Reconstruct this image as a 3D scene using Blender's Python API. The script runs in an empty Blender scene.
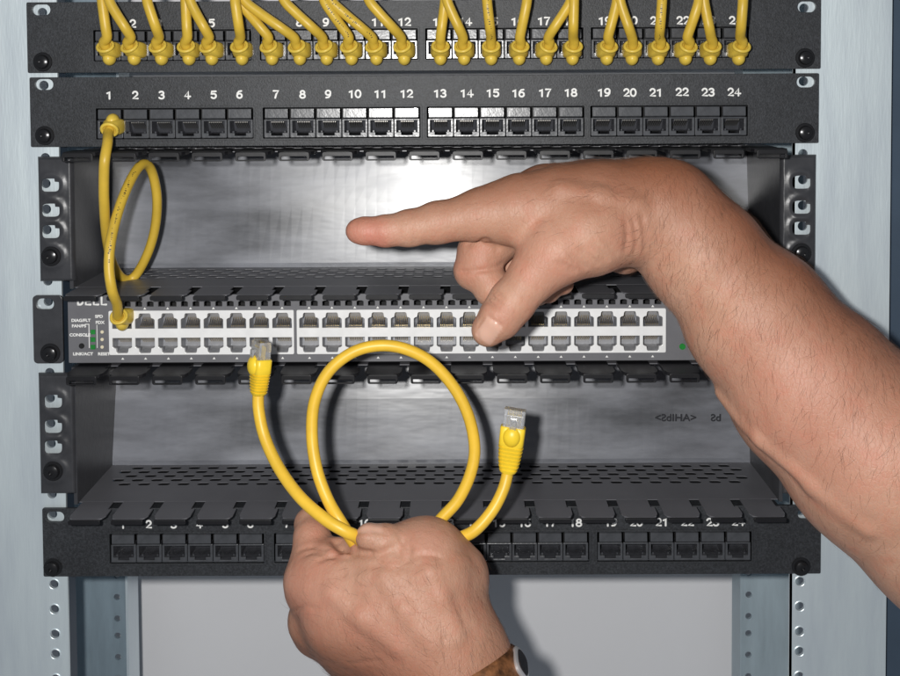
import bpy, math, random
import numpy as np
from mathutils import Vector, Matrix
random.seed(4)
RNG = np.random.default_rng(7)
S = 0.001
sc = bpy.context.scene
COL = sc.collection

# ------------------------------------------------------------------ camera
CP = np.array([21.28, -636.69, -48.34])          # millimetres
PITCH, ROLL, YAW = -0.0376, 0.0054, 0.0030
F, PPX, PPY = 1041.1, 456.8, 118.3
def rotm(a, b, c):
    cx, cy, cz = math.cos(a), math.cos(b), math.cos(c); sx, sy, sz = math.sin(a), math.sin(b), math.sin(c)
    X = np.array([[1,0,0],[0,cx,-sx],[0,sx,cx]]); Y = np.array([[cy,0,sy],[0,1,0],[-sy,0,cy]]); Z = np.array([[cz,-sz,0],[sz,cz,0],[0,0,1]])
    return Z @ Y @ X
R = rotm(PITCH, ROLL, YAW)
cd = bpy.data.cameras.new('camera'); cam = bpy.data.objects.new('camera', cd); COL.objects.link(cam)
M = Matrix.Identity(4)
for i in range(3):
    M[i][0] = R[i,0]; M[i][1] = R[i,2]; M[i][2] = -R[i,1]; M[i][3] = CP[i]*S
cam.matrix_world = M
cd.sensor_width = 36; cd.lens = F/900*36
cd.shift_x = (450-PPX)/900; cd.shift_y = (PPY-338)/900
cd.clip_start = 0.01; cd.clip_end = 50
sc.camera = cam

def at(px, py, Y=0.):
    """real-world point (mm) at depth Y for a place measured in the photograph"""
    d = R @ np.array([(px-PPX)/F, 1., -(py-PPY)/F])
    t = (Y-CP[1])/d[1]
    return CP + d*t
def ax(px, py, Y=0.): return float(at(px, py, Y)[0])
def az(px, py, Y=0.): return float(at(px, py, Y)[2])
def mmpx(Y): return (Y-CP[1])/F

# ------------------------------------------------------------------ materials
MATS = {}
def nd(nt, t, **kw):
    n = nt.nodes.new(t)
    for k, v in kw.items(): setattr(n, k, v)
    return n
def mat(name, col, rough=.5, metal=0., spec=.5, var=0., vscale=60., vstretch=(1,1,1), bump=0., bscale=800., rvar=0., col2=None,
        trans=0., sss=0., coat=0., speck=0., bdist=0.0005, emit=None, ior=1.45, alpha=1.):
    m = bpy.data.materials.new(name); m.use_nodes = True; nt = m.node_tree
    b = nt.nodes['Principled BSDF']
    b.inputs['Base Color'].default_value = (*col, 1); b.inputs['Roughness'].default_value = rough
    b.inputs['Metallic'].default_value = metal; b.inputs['Specular IOR Level'].default_value = spec
    b.inputs['Transmission Weight'].default_value = trans; b.inputs['IOR'].default_value = ior
    b.inputs['Coat Weight'].default_value = coat; b.inputs['Alpha'].default_value = alpha
    if emit: b.inputs['Emission Color'].default_value = (*emit[:3], 1); b.inputs['Emission Strength'].default_value = emit[3]
    tc = nd(nt, 'ShaderNodeTexCoord'); mp = nd(nt, 'ShaderNodeMapping'); mp.inputs['Scale'].default_value = vstretch
    nt.links.new(tc.outputs['Object'], mp.inputs['Vector'])
    if var or rvar or col2:
        n = nd(nt, 'ShaderNodeTexNoise'); n.inputs['Scale'].default_value = vscale; n.inputs['Detail'].default_value = 6; n.inputs['Roughness'].default_value = .62
        nt.links.new(mp.outputs[0], n.inputs['Vector'])
        if var or col2:
            mx = nd(nt, 'ShaderNodeMix', data_type='RGBA')
            a = tuple(max(0, c*(1-var)) for c in col); c2 = col2 or tuple(min(1, c*(1+var)) for c in col)
            mx.inputs['A'].default_value = (*a, 1); mx.inputs['B'].default_value = (*c2, 1)
            mr = nd(nt, 'ShaderNodeMapRange'); mr.inputs['From Min'].default_value = .32; mr.inputs['From Max'].default_value = .68
            nt.links.new(n.outputs['Fac'], mr.inputs['Value']); nt.links.new(mr.outputs[0], mx.inputs['Factor'])
            out = mx.outputs['Result']
            if speck:
                v = nd(nt, 'ShaderNodeTexNoise'); v.inputs['Scale'].default_value = 900; v.inputs['Detail'].default_value = 2
                nt.links.new(tc.outputs['Object'], v.inputs['Vector'])
                r2 = nd(nt, 'ShaderNodeMapRange'); r2.inputs['From Min'].default_value = .35; r2.inputs['From Max'].default_value = .75
                r2.inputs['To Min'].default_value = 1-speck; r2.inputs['To Max'].default_value = 1+speck*2
                nt.links.new(v.outputs['Fac'], r2.inputs['Value'])
                ml = nd(nt, 'ShaderNodeVectorMath', operation='SCALE'); nt.links.new(out, ml.inputs[0]); nt.links.new(r2.outputs[0], ml.inputs['Scale'])
                out = ml.outputs[0]
            nt.links.new(out, b.inputs['Base Color'])
        if rvar:
            rr = nd(nt, 'ShaderNodeMapRange'); rr.inputs['From Min'].default_value = .3; rr.inputs['From Max'].default_value = .7
            rr.inputs['To Min'].default_value = rough-rvar; rr.inputs['To Max'].default_value = rough+rvar
            nt.links.new(n.outputs['Fac'], rr.inputs['Value']); nt.links.new(rr.outputs[0], b.inputs['Roughness'])
    if bump:
        n2 = nd(nt, 'ShaderNodeTexNoise'); n2.inputs['Scale'].default_value = bscale; n2.inputs['Detail'].default_value = 3
        nt.links.new(mp.outputs[0], n2.inputs['Vector'])
        bp = nd(nt, 'ShaderNodeBump'); bp.inputs['Strength'].default_value = bump; bp.inputs['Distance'].default_value = bdist
        nt.links.new(n2.outputs['Fac'], bp.inputs['Height']); nt.links.new(bp.outputs[0], b.inputs['Normal'])
    if sss:
        b.inputs['Subsurface Weight'].default_value = sss; b.inputs['Subsurface Radius'].default_value = (1., .35, .2); b.inputs['Subsurface Scale'].default_value = .003
    MATS[name] = m
    return m
m_panel = mat('textured black powder coat', (.027,.029,.033), .52, var=.18, vscale=25, bump=.45, bscale=1100, speck=.28, spec=.5, bdist=.0004)
m_jack = mat('satin black jack plastic', (.060,.063,.070), .27, var=.25, vscale=140, bump=.2, bscale=420, spec=.8, coat=.12)
m_jackin = mat('dark jack interior', (.055,.057,.065), .2, var=.3, vscale=200, spec=.8)
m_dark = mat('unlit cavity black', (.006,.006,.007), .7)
m_duct = mat('grey black duct plastic', (.125,.125,.138), .42, var=.16, vscale=14, vstretch=(1,1,5), bump=.12, bscale=90, rvar=.06, spec=.9, bdist=.001)
m_back = mat('scuffed duct back plastic', (.165,.172,.195), .33, var=.55, vscale=9, vstretch=(.9,1,3.4), bump=.13, bscale=18, rvar=.05, spec=1., bdist=.0022)
m_finger = mat('black finger plastic', (.010,.010,.012), .42, var=.2, vscale=50, bump=.12, bscale=200, spec=.45)
m_ear = mat('moulded black bracket plastic', (.042,.043,.048), .36, var=.2, vscale=60, bump=.25, bscale=260, spec=.6)
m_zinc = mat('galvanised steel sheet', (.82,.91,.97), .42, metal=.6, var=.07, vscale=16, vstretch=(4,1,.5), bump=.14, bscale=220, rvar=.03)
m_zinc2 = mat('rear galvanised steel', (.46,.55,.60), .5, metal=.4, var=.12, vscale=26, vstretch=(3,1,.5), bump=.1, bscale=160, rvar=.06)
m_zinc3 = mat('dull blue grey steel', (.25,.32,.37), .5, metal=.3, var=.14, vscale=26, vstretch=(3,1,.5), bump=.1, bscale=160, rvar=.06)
m_wall = mat('pale grey painted wall', (.80,.80,.82), .8, var=.02, vscale=5, bump=.05, bscale=300)
m_switch = mat('charcoal grey painted steel', (.15,.15,.162), .42, var=.08, vscale=40, bump=.2, bscale=1400, spec=.5, bdist=.0002)
m_shield = mat('bright port shield', (.84,.84,.84), .32, metal=.05, var=.05, vscale=120)
m_swport = mat('grey port interior', (.26,.265,.285), .3, var=.25, vscale=260, spec=.8)
m_gold = mat('gold plated contacts', (.75,.58,.30), .3, metal=1.)
m_tin = mat('dull tinned contacts', (.30,.29,.27), .4, metal=.8)
m_screw = mat('black oxide screw', (.02,.02,.022), .25, metal=.4, spec=.8)
m_white = mat('white screen print', (.82,.82,.80), .6, var=.04, vscale=300)
m_green = mat('green indicator lens', (.02,.22,.04), .25, var=.2, vscale=300)
m_amber = mat('pale indicator lens', (.75,.68,.5), .3)
m_yel = mat('yellow cable jacket', (.80,.50,.045), .40, var=.10, vscale=45, bump=.08, bscale=300, spec=.5)
m_yel2 = mat('old yellow cable jacket', (.60,.40,.045), .40, var=.12, vscale=45, bump=.08, bscale=300, spec=.5)
m_boot = mat('yellow moulded boot', (.86,.60,.035), .38, var=.08, vscale=90, bump=.08, bscale=400, spec=.5)
m_boot2 = mat('aged yellow boot', (.70,.50,.07), .38, var=.1, vscale=90, bump=.08, bscale=400, spec=.5)
m_dial = mat('black watch glass', (.02,.015,.015), .08, spec=1.)
m_clear = mat('clear polycarbonate', (.92,.93,.95), .12, trans=.8, spec=.6, ior=1.5)
m_print = mat('black cable print', (.05,.04,.02), .5)
m_strap = mat('worn brown leather', (.15,.062,.024), .5, var=.75, vscale=150, bump=.6, bscale=250, bdist=.001)
m_steel = mat('polished steel', (.82,.82,.84), .32, metal=.7)
m_hair = mat('dark brown arm hair', (.10,.05,.028), .45)
m_blue = mat('dark blue grey paint and flange shade', (.05,.075,.11), .5, var=.1, vscale=20)
m_emb = mat('dark raised lettering', (.035,.036,.042), .4)

def skin_material(name='weathered skin'):
    m = bpy.data.materials.new(name); m.use_nodes = True; nt = m.node_tree; b = nt.nodes['Principled BSDF']
    L = nt.links.new
    tc = nd(nt, 'ShaderNodeTexCoord'); at_ = nd(nt, 'ShaderNodeVertexColor', layer_name='tint')
    sep = nd(nt, 'ShaderNodeSeparateColor'); L(at_.outputs['Color'], sep.inputs[0])
    def noise(s, d=5, r=.6, stretch=None):
        n = nd(nt, 'ShaderNodeTexNoise'); n.inputs['Scale'].default_value = s; n.inputs['Detail'].default_value = d; n.inputs['Roughness'].default_value = r
        if stretch:
            mp = nd(nt, 'ShaderNodeMapping'); mp.inputs['Scale'].default_value = stretch[:3]; mp.inputs['Rotation'].default_value = (0, stretch[3], 0)
            L(tc.outputs['Object'], mp.inputs['Vector']); L(mp.outputs[0], n.inputs['Vector'])
        else: L(tc.outputs['Object'], n.inputs['Vector'])
        return n.outputs['Fac']
    def mix(a, c, f):
        x = nd(nt, 'ShaderNodeMix', data_type='RGBA')
        for s, v in (('A', a), ('B', c)):
            if isinstance(v, tuple): x.inputs[s].default_value = (*v, 1)
            else: L(v, x.inputs[s])
        L(f, x.inputs['Factor']); return x.outputs['Result']
    def rng(v, a, c, lo=0, hi=1):
        r = nd(nt, 'ShaderNodeMapRange'); r.inputs['From Min'].default_value = a; r.inputs['From Max'].default_value = c
        r.inputs['To Min'].default_value = lo; r.inputs['To Max'].default_value = hi; L(v, r.inputs['Value']); return r.outputs[0]
    c = mix((.43,.225,.148), (.505,.285,.197), rng(noise(38), .35, .65))
    c = mix(c, (.50,.20,.13), rng(noise(85, 6, .7), .48, .72, 0, .6))         # blotches
    c = mix(c, (.33,.15,.085), rng(noise(420, 3), .60, .78, 0, .45))           # pores, freckles
    c = mix(c, (.50,.17,.125), sep.outputs[0])    # redness
    c = mix(c, (.255,.095,.048), sep.outputs[1])   # tan, with the arm's painted edge shade
    c = mix(c, (.62,.38,.29), sep.outputs[2])     # nail
    L(c, b.inputs['Base Color'])
    b.inputs['Subsurface Weight'].default_value = .15; b.inputs['Subsurface Radius'].default_value = (1, .35, .18); b.inputs['Subsurface Scale'].default_value = .003
    L(rng(sep.outputs[2], 0, 1, .52, .28), b.inputs['Roughness']); b.inputs['Specular IOR Level'].default_value = .38
    vor = nd(nt, 'ShaderNodeTexVoronoi', feature='DISTANCE_TO_EDGE'); vor.inputs['Scale'].default_value = 520
    mpv = nd(nt, 'ShaderNodeMapping'); mpv.inputs['Rotation'].default_value = (0, .6, 0); mpv.inputs['Scale'].default_value = (1, 1, .55)
    L(tc.outputs['Object'], mpv.inputs['Vector']); L(mpv.outputs[0], vor.inputs['Vector'])
    ad = nd(nt, 'ShaderNodeMath', operation='ADD'); 
    L(rng(vor.outputs['Distance'], 0, .12, 0, .28), ad.inputs[0]); L(noise(300, 5, .65), ad.inputs[1])
    ad2 = nd(nt, 'ShaderNodeMath', operation='MULTIPLY_ADD'); L(noise(60, 4, .6, (1, 1, .35, .7)), ad2.inputs[0]); ad2.inputs[1].default_value = 5.; L(ad.outputs[0], ad2.inputs[2])
    inv = nd(nt, 'ShaderNodeMath', operation='SUBTRACT'); inv.inputs[0].default_value = 1; L(sep.outputs[2], inv.inputs[1])
    bp = nd(nt, 'ShaderNodeBump'); bp.inputs['Distance'].default_value = .00042
    ms = nd(nt, 'ShaderNodeMath', operation='MULTIPLY'); ms.inputs[1].default_value = .55; L(inv.outputs[0], ms.inputs[0]); L(ms.outputs[0], bp.inputs['Strength'])
    L(ad2.outputs[0], bp.inputs['Height']); L(bp.outputs[0], b.inputs['Normal'])
    return m
m_skin = skin_material()

# ------------------------------------------------------------------ mesh helpers (all in mm)
class MB:
    def __init__(s): s.v = []; s.f = []
    def add(s, vs, fs):
        o = len(s.v); s.v += [tuple(map(float, p)) for p in vs]; s.f += [tuple(i+o for i in f) for f in fs]; return s
    def box(s, x0, x1, y0, y1, z0, z1):
        return s.add([(x0,y0,z0),(x1,y0,z0),(x1,y1,z0),(x0,y1,z0),(x0,y0,z1),(x1,y0,z1),(x1,y1,z1),(x0,y1,z1)],
                     [(0,3,2,1),(4,5,6,7),(0,1,5,4),(1,2,6,5),(2,3,7,6),(3,0,4,7)])
    def prism(s, poly, y0, y1):
        n = len(poly)
        return s.add([(x,y0,z) for x, z in poly]+[(x,y1,z) for x, z in poly],
                     [tuple(range(n)), tuple(range(2*n-1, n-1, -1))]+[(i, i+n, (i+1)%n+n, (i+1)%n) for i in range(n)])
    def loft(s, secs, cap=True, n=20):
        """secs: (center, direction, half_w, half_h, exponent)"""
        o = len(s.v); up0 = None
        for c, d, hw, hh, e in secs:
            d = np.array(d, float); d /= np.linalg.norm(d)
            xx = np.array([1., 0, 0]); 
            if abs(d @ xx) > .9: xx = np.array([0, 1., 0])
            xx -= d*(d@xx); xx /= np.linalg.norm(xx); yy = np.cross(d, xx)
            for i in range(n):
                a = 2*math.pi*i/n; ca, sa = math.cos(a), math.sin(a)
                p = np.array(c) + xx*hw*math.copysign(abs(ca)**(2/e), ca) + yy*hh*math.copysign(abs(sa)**(2/e), sa)
                s.v.append(tuple(p))
        m = len(secs)
        for k in range(m-1):
            for i in range(n):
                s.f.append((o+k*n+i, o+k*n+(i+1)%n, o+(k+1)*n+(i+1)%n, o+(k+1)*n+i))
        if cap: s.f.append(tuple(o+i for i in range(n-1, -1, -1))); s.f.append(tuple(o+(m-1)*n+i for i in range(n)))
        return s
    def tube(s, pts, r, n=12, cap=True):
        pts = np.array(pts, float); T = np.gradient(pts, axis=0); T /= np.linalg.norm(T, axis=1)[:, None]
        nrm = np.cross(T[0], [0.3, 1, .2]); nrm /= np.linalg.norm(nrm); o = len(s.v)
        rr = np.full(len(pts), r) if np.isscalar(r) else np.array(r)
        for i, p in enumerate(pts):
            nrm = nrm - T[i]*(nrm@T[i]); nrm /= np.linalg.norm(nrm); bn = np.cross(T[i], nrm)
            for k in range(n):
                a = 2*math.pi*k/n; s.v.append(tuple(p+rr[i]*(nrm*math.cos(a)+bn*math.sin(a))))
        for i in range(len(pts)-1):
            for k in range(n): s.f.append((o+i*n+k, o+i*n+(k+1)%n, o+(i+1)*n+(k+1)%n, o+(i+1)*n+k))
        if cap: s.f.append(tuple(o+k for k in range(n-1, -1, -1))); s.f.append(tuple(o+(len(pts)-1)*n+k for k in range(n)))
        return s
    def ball(s, c, rx, ry, rz, nu=14, nv=9):
        vs = []; 
        for j in range(nv+1):
            t = math.pi*j/nv
            for i in range(nu):
                a = 2*math.pi*i/nu; vs.append((c[0]+rx*math.sin(t)*math.cos(a), c[1]+ry*math.sin(t)*math.sin(a), c[2]+rz*math.cos(t)))
        fs = [(j*nu+i, (j+1)*nu+i, (j+1)*nu+(i+1)%nu, j*nu+(i+1)%nu) for j in range(nv) for i in range(nu)]
        return s.add(vs, fs)
    def disc(s, c, r, y0, y1, n=24):
        return s.prism([(c[0]+r*math.cos(2*math.pi*i/n), c[1]+r*math.sin(2*math.pi*i/n)) for i in range(n)], y0, y1)
    def mesh(s, name, off=(0,0,0), smooth=False):
        me = bpy.data.meshes.new(name)
        me.from_pydata([((x-off[0])*S, (y-off[1])*S, (z-off[2])*S) for x, y, z in s.v], [], s.f)
        import bmesh
        bm = bmesh.new(); bm.from_mesh(me); bmesh.ops.recalc_face_normals(bm, faces=bm.faces)
        bm.to_mesh(me); bm.free()
        if smooth:
            me.polygons.foreach_set('use_smooth', [True]*len(me.polygons))
            me.set_sharp_from_angle(angle=math.radians(smooth if smooth is not True else 50))
        me.update(); return me

def rrect(x0, x1, z0, z1, r=1., n=5):
    pts = []
    for cx, cz, a0 in ((x1-r, z1-r, 0), (x0+r, z1-r, 90), (x0+r, z0+r, 180), (x1-r, z0+r, 270)):
        for k in range(n+1):
            a = math.radians(a0+90*k/n); pts.append((cx+r*math.cos(a), cz+r*math.sin(a)))
    return pts
def circ(x, z, r, n=20): return [(x+r*math.cos(2*math.pi*i/n), z+r*math.sin(2*math.pi*i/n)) for i in range(n)]
def plate_mesh(name, loops, y0, y1, off=(0,0,0), bevel=0., plane='xz'):
    """flat sheet with real holes: first loop the outline, others holes"""
    cu = bpy.data.curves.new('tmp', 'CURVE'); cu.dimensions = '2D'; cu.fill_mode = 'BOTH'
    cu.extrude = max(1e-6, ((y1-y0)/2-bevel)*S); cu.bevel_depth = bevel*S; cu.bevel_resolution = 1; cu.offset = -bevel*S
    for lp in loops:
        sp = cu.splines.new('POLY'); sp.points.add(len(lp)-1)
        for i, (a, c) in enumerate(lp): sp.points[i].co = (a*S, c*S, 0, 1)
        sp.use_cyclic_u = True
    o = bpy.data.objects.new('tmp', cu); COL.objects.link(o)
    bpy.context.view_layer.update()
    me = bpy.data.meshes.new_from_object(o.evaluated_get(bpy.context.evaluated_depsgraph_get()))
    bpy.data.objects.remove(o); bpy.data.curves.remove(cu); me.name = name
    ym = (y0+y1)/2
    v = np.zeros(len(me.vertices)*3); me.vertices.foreach_get('co', v); v = v.reshape(-1, 3)
    if plane == 'xz': w = np.stack([v[:,0]-off[0]*S, (ym-off[1])*S - v[:,2], v[:,1]-off[2]*S], 1)      # curve z -> -Y (front)
    else: w = np.stack([v[:,0]-off[0]*S, v[:,1]-off[1]*S, (ym-off[2])*S + v[:,2]], 1)                    # in the xy plane, y0..y1 are heights
    me.polygons.foreach_set('use_smooth', [False]*len(me.polygons))
    me.vertices.foreach_set('co', w.ravel()); me.update(); return me

def thing(name, label, cat, loc, group=None):
    o = bpy.data.objects.new(name, None); COL.objects.link(o); o.empty_display_size = .01
    o.location = [c*S for c in loc]; o['label'] = label; o['category'] = cat
    if group: o['group'] = group
    o['_off'] = [float(c) for c in loc]
    return o
def part(name, me, m, parent=None, loc=(0,0,0), label=None):
    o = bpy.data.objects.new(name, me); COL.objects.link(o)
    if me is not None and not me.materials: me.materials.append(m)
    o.parent = parent; o.location = [c*S for c in loc]
    if label: o['label'] = label
    return o
def wpart(name, mb, m, root, smooth=False, parent=None, label=None):
    """part whose shape is given in world mm, under thing root"""
    off = list(root['_off']); return part(name, mb.mesh(name, off, smooth), m, parent or root, label=label)

TXT = {}
def text_mesh(s, size, bold=.0, extr=.05):
    k = (s, size, bold, extr)
    if k in TXT: return TXT[k]
    cu = bpy.data.curves.new('t', 'FONT'); cu.body = s; cu.size = size*S; cu.align_x = 'CENTER'; cu.align_y = 'CENTER'; cu.offset = bold*S; cu.extrude = extr*S
    o = bpy.data.objects.new('t', cu); COL.objects.link(o); bpy.context.view_layer.update()
    me = bpy.data.meshes.new_from_object(o.evaluated_get(bpy.context.evaluated_depsgraph_get()))
    bpy.data.objects.remove(o); bpy.data.curves.remove(cu)
    v = np.zeros(len(me.vertices)*3); me.vertices.foreach_get('co', v); v = v.reshape(-1, 3)
    w = np.stack([v[:,0]*1.12, -v[:,2], v[:,1]], 1); me.vertices.foreach_set('co', w.ravel()); me.update()
    TXT[k] = me; return me

def arc(cx, cy, rx, ry, a0, a1, n=14):
    return [(cx+rx*math.cos(math.radians(a0+(a1-a0)*k/n)), cy+ry*math.sin(math.radians(a0+(a1-a0)*k/n))) for k in range(n+1)]
GL = {'0': [arc(0,0,.30,.42,0,360,24)], '1': [[(-.20,.22),(.06,.42),(.06,-.42)]],
      '2': [arc(0,.16,.27,.26,165,-35)+[(-.27,-.40),(.30,-.40)]],
      '3': [arc(-.02,.21,.25,.20,150,-90), arc(-.02,-.20,.29,.22,90,-150)],
      '4': [[(.12,-.42),(.12,.42),(-.32,-.18),(.34,-.18)]],
      '5': [[(.27,.40),(-.20,.40),(-.25,.02)]+arc(0,-.14,.29,.27,130,-145)],
      '6': [arc(0,-.16,.28,.26,0,360,22), [(-.28,-.14),(-.24,.14),(-.06,.36),(.22,.40)]],
      '7': [[(-.29,.40),(.29,.40),(.02,.02),(-.10,-.42)]],
      '8': [arc(0,.22,.23,.19,0,360,20), arc(0,-.20,.29,.22,0,360,22)],
      '9': [arc(0,.16,.28,.26,0,360,22), [(.28,.14),(.24,-.14),(.06,-.36),(-.22,-.40)]],
      'D': [[(-.26,-.40),(-.26,.40),(-.02,.40)]+arc(-.02,0,.30,.40,80,-80)+[(-.26,-.40)]],
      'E': [[(.26,.40),(-.26,.40),(-.26,-.40),(.26,-.40)], [(-.26,0),(.20,0)]], 'L': [[(-.24,.40),(-.24,-.40),(.26,-.40)]]}
STK = {}
def stroke_mesh(t, h, wt, adv=.80):
    """bold round-ended characters printed on a surface"""
    if (t, h, wt) in STK: return STK[t, h, wt]
    mb = MB(); n = len(t)
    for i, ch in enumerate(t):
        cx = (i-(n-1)/2)*adv*h
        for st in GL[ch]: mb.tube([(cx+a*h, 0, b*h) for a, b in st], wt, 8)
        for st in GL[ch]:
            for a, b in (st[0], st[-1]): mb.ball((cx+a*h, 0, b*h), wt, wt, wt, 8, 5)
    mb.v = [(x, y*.14, z) for x, y, z in mb.v]
    STK[t, h, wt] = mb.mesh('characters', smooth=True); return STK[t, h, wt]

def catmull(P, n=8):
    P = [np.array(p, float) for p in P]; P = [2*P[0]-P[1]]+P+[2*P[-1]-P[-2]]; out = []
    for i in range(1, len(P)-2):
        for k in range(n):
            t = k/n; a, b, c, d = P[i-1], P[i], P[i+1], P[i+2]
            out.append(.5*((2*b)+(c-a)*t+(2*a-5*b+4*c-d)*t*t+(3*b-a-3*c+d)*t**3))
    out.append(P[-2]); return out

# ------------------------------------------------------------------ setting: wall
WY = 172.
w = MB().box(-1500, 1500, WY, WY+20, -1400, 900)
wall = part('wall', w.mesh('wall'), m_wall); wall['kind'] = 'structure'; wall['label'] = 'plain pale grey wall behind the rack'

# ------------------------------------------------------------------ rack
U = 44.45
rack = thing('equipment_rack', 'galvanised steel equipment rack with punched rails holding the black panels', 'rack', (0, 0, -700))
Z0, Z1 = -700., 260.
def rail_holes(zlo, zhi):
    return sorted(z for u in range(-6, 18) for z in (-u*U-6.35, -u*U-22.225, -u*U-38.1) if zlo+7 < z < zhi-7)
def rail_mesh(xa, xb, xh, r, y0, y1, off):
    """punched strip: real round holes down one column"""
    mb = MB(); hs = rail_holes(Z0, Z1); c = 5.8; n = 24
    def face(x0, x1, z0, z1):
        for y in (y0, y1): mb.add([(x0,y,z0),(x1,y,z0),(x1,y,z1),(x0,y,z1)], [(0,1,2,3) if y == y0 else (3,2,1,0)])
    zc = [Z0]
    for z in hs: zc += [z-c, z+c]
    zc.append(Z1)
    for k in range(len(zc)-1):
        face(xa, xh-c, zc[k], zc[k+1]); face(xh+c, xb, zc[k], zc[k+1])
        if k % 2 == 0: face(xh-c, xh+c, zc[k], zc[k+1])
    for z in hs:
        ci = []; sq = []
        for i in range(n):
            a = 2*math.pi*i/n; ca, sa = math.cos(a), math.sin(a); m = max(abs(ca), abs(sa))
            ci.append((xh+r*ca, z+r*sa)); sq.append((xh+c*ca/m, z+c*sa/m))
        o = len(mb.v)
        for y in (y0, y1):
            mb.v += [(x, y, zz) for x, zz in ci]+[(x, y, zz) for x, zz in sq]
        for i in range(n):
            j = (i+1)%n
            mb.f += [(o+i, o+n+i, o+n+j, o+j), (o+2*n+j, o+3*n+j, o+3*n+i, o+2*n+i), (o+i, o+j, o+2*n+j, o+2*n+i)]
    for x in (xa, xb): mb.add([(x,y0,Z0),(x,y1,Z0),(x,y1,Z1),(x,y0,Z1)], [(0,1,2,3)])
    me = bpy.data.meshes.new('rail'); me.from_pydata([((x-off[0])*S, (y-off[1])*S, (z-off[2])*S) for x, y, z in mb.v], [], mb.f); me.update(); return me
xl_in = (ax(64.5,250)+ax(64,650))/2; xr_in = (ax(793,640)+ax(792,600))/2
xh_l = ax(54.5, 640); xh_r = ax(800, 640)
part('front_rail', rail_mesh(-420, xl_in, xh_l, 2.9, 1., 3., rack['_off']), m_zinc, rack)
xr_out = ax(889, 400)
part('front_rail', rail_mesh(xr_in, xr_out, xh_r, 2.9, 1., 3., rack['_off']), m_zinc, rack)
# rolled flanges of the front rails
wpart('rail_flange', MB().box(xl_in-2.2, xl_in-.1, 3.2, 15, Z0, Z1), m_blue, rack)  # dark blue colour stands in for shade on this inner flange
wpart('rail_flange', MB().box(xr_in+.1, xr_in+2.2, 3.2, 8, Z0, Z1), m_zinc, rack)
wpart('rail_flange', MB().box(xr_out-2.2, xr_out-.1, 3.2, 40, Z0, Z1), m_zinc2, rack)
RY = 104.
def rear(pxa, pxb, mt, pxh):
    a, b, h = ax(pxa, 630, RY), ax(pxb, 630, RY), ax(pxh, 630, RY)
    part('rear_rail', rail_mesh(a, b, h, 2.3, RY, RY+2, rack['_off']), mt, rack); return a, b
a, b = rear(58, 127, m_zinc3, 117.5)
wpart('rail_flange', MB().box(b-.2, b+1.6, RY-1.5, RY+22, Z0, Z1), m_zinc, rack)
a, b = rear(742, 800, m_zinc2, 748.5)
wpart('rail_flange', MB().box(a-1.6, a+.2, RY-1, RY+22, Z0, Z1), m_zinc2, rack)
wpart('side_panel', MB().box(xr_out+1, xr_out+60, 12, 15, Z0, Z1), m_blue, rack, label='dark blue painted side panel')
# threaded rims pressed round the open rail holes below the panels
RIM = MB().tube([(3.1*math.cos(a), 0, 3.1*math.sin(a)) for a in np.linspace(0, 2*math.pi, 25)], .38, 6, cap=False).mesh('hole_rim', smooth=True)
for z in [h for u in range(8, 12) for h in (-u*U-6.35, -u*U-22.225, -u*U-38.1)]:
    for hx in (xh_l, xh_r): part('hole_rim', RIM, m_zinc, rack, (hx, .9, z-rack['_off'][2]))

# ------------------------------------------------------------------ screws
def screw_mesh():
    mb = MB(); n = 24
    prof = [(5.6,0),(5.9,-.5),(5.6,-.9),(4.3,-1.0),(4.2,-1.6),(3.7,-2.9),(2.4,-3.5),(1.4,-3.6)]
    vs = []; 
    for r, y in prof:
        for i in range(n): a = 2*math.pi*i/n; vs.append((r*math.cos(a), y, r*math.sin(a)))
    fs = [(k*n+i, k*n+(i+1)%n, (k+1)*n+(i+1)%n, (k+1)*n+i) for k in range(len(prof)-1) for i in range(n)]
    mb.add(vs, fs)
    # cross recess
    o = len(mb.v); 
    vs = [(1.4*math.cos(2*math.pi*i/n), -2.6, 1.4*math.sin(2*math.pi*i/n)) for i in range(n)]
    mb.add(vs, [tuple(range(n))])
    mb.f += [((len(prof)-1)*n+i, (len(prof)-1)*n+(i+1)%n, o+(i+1)%n, o+i) for i in range(n)]
    return mb
SCREW = screw_mesh().mesh('screw', smooth=35)
def screw(root, x, y, z, s=1.):
    off = root['_off']; o = part('screw', SCREW, m_screw, root, (x-off[0], y-off[1], z-off[2])); o.scale = (s, 1, s); o.rotation_euler = (0, random.random()*3, 0); return o

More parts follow.
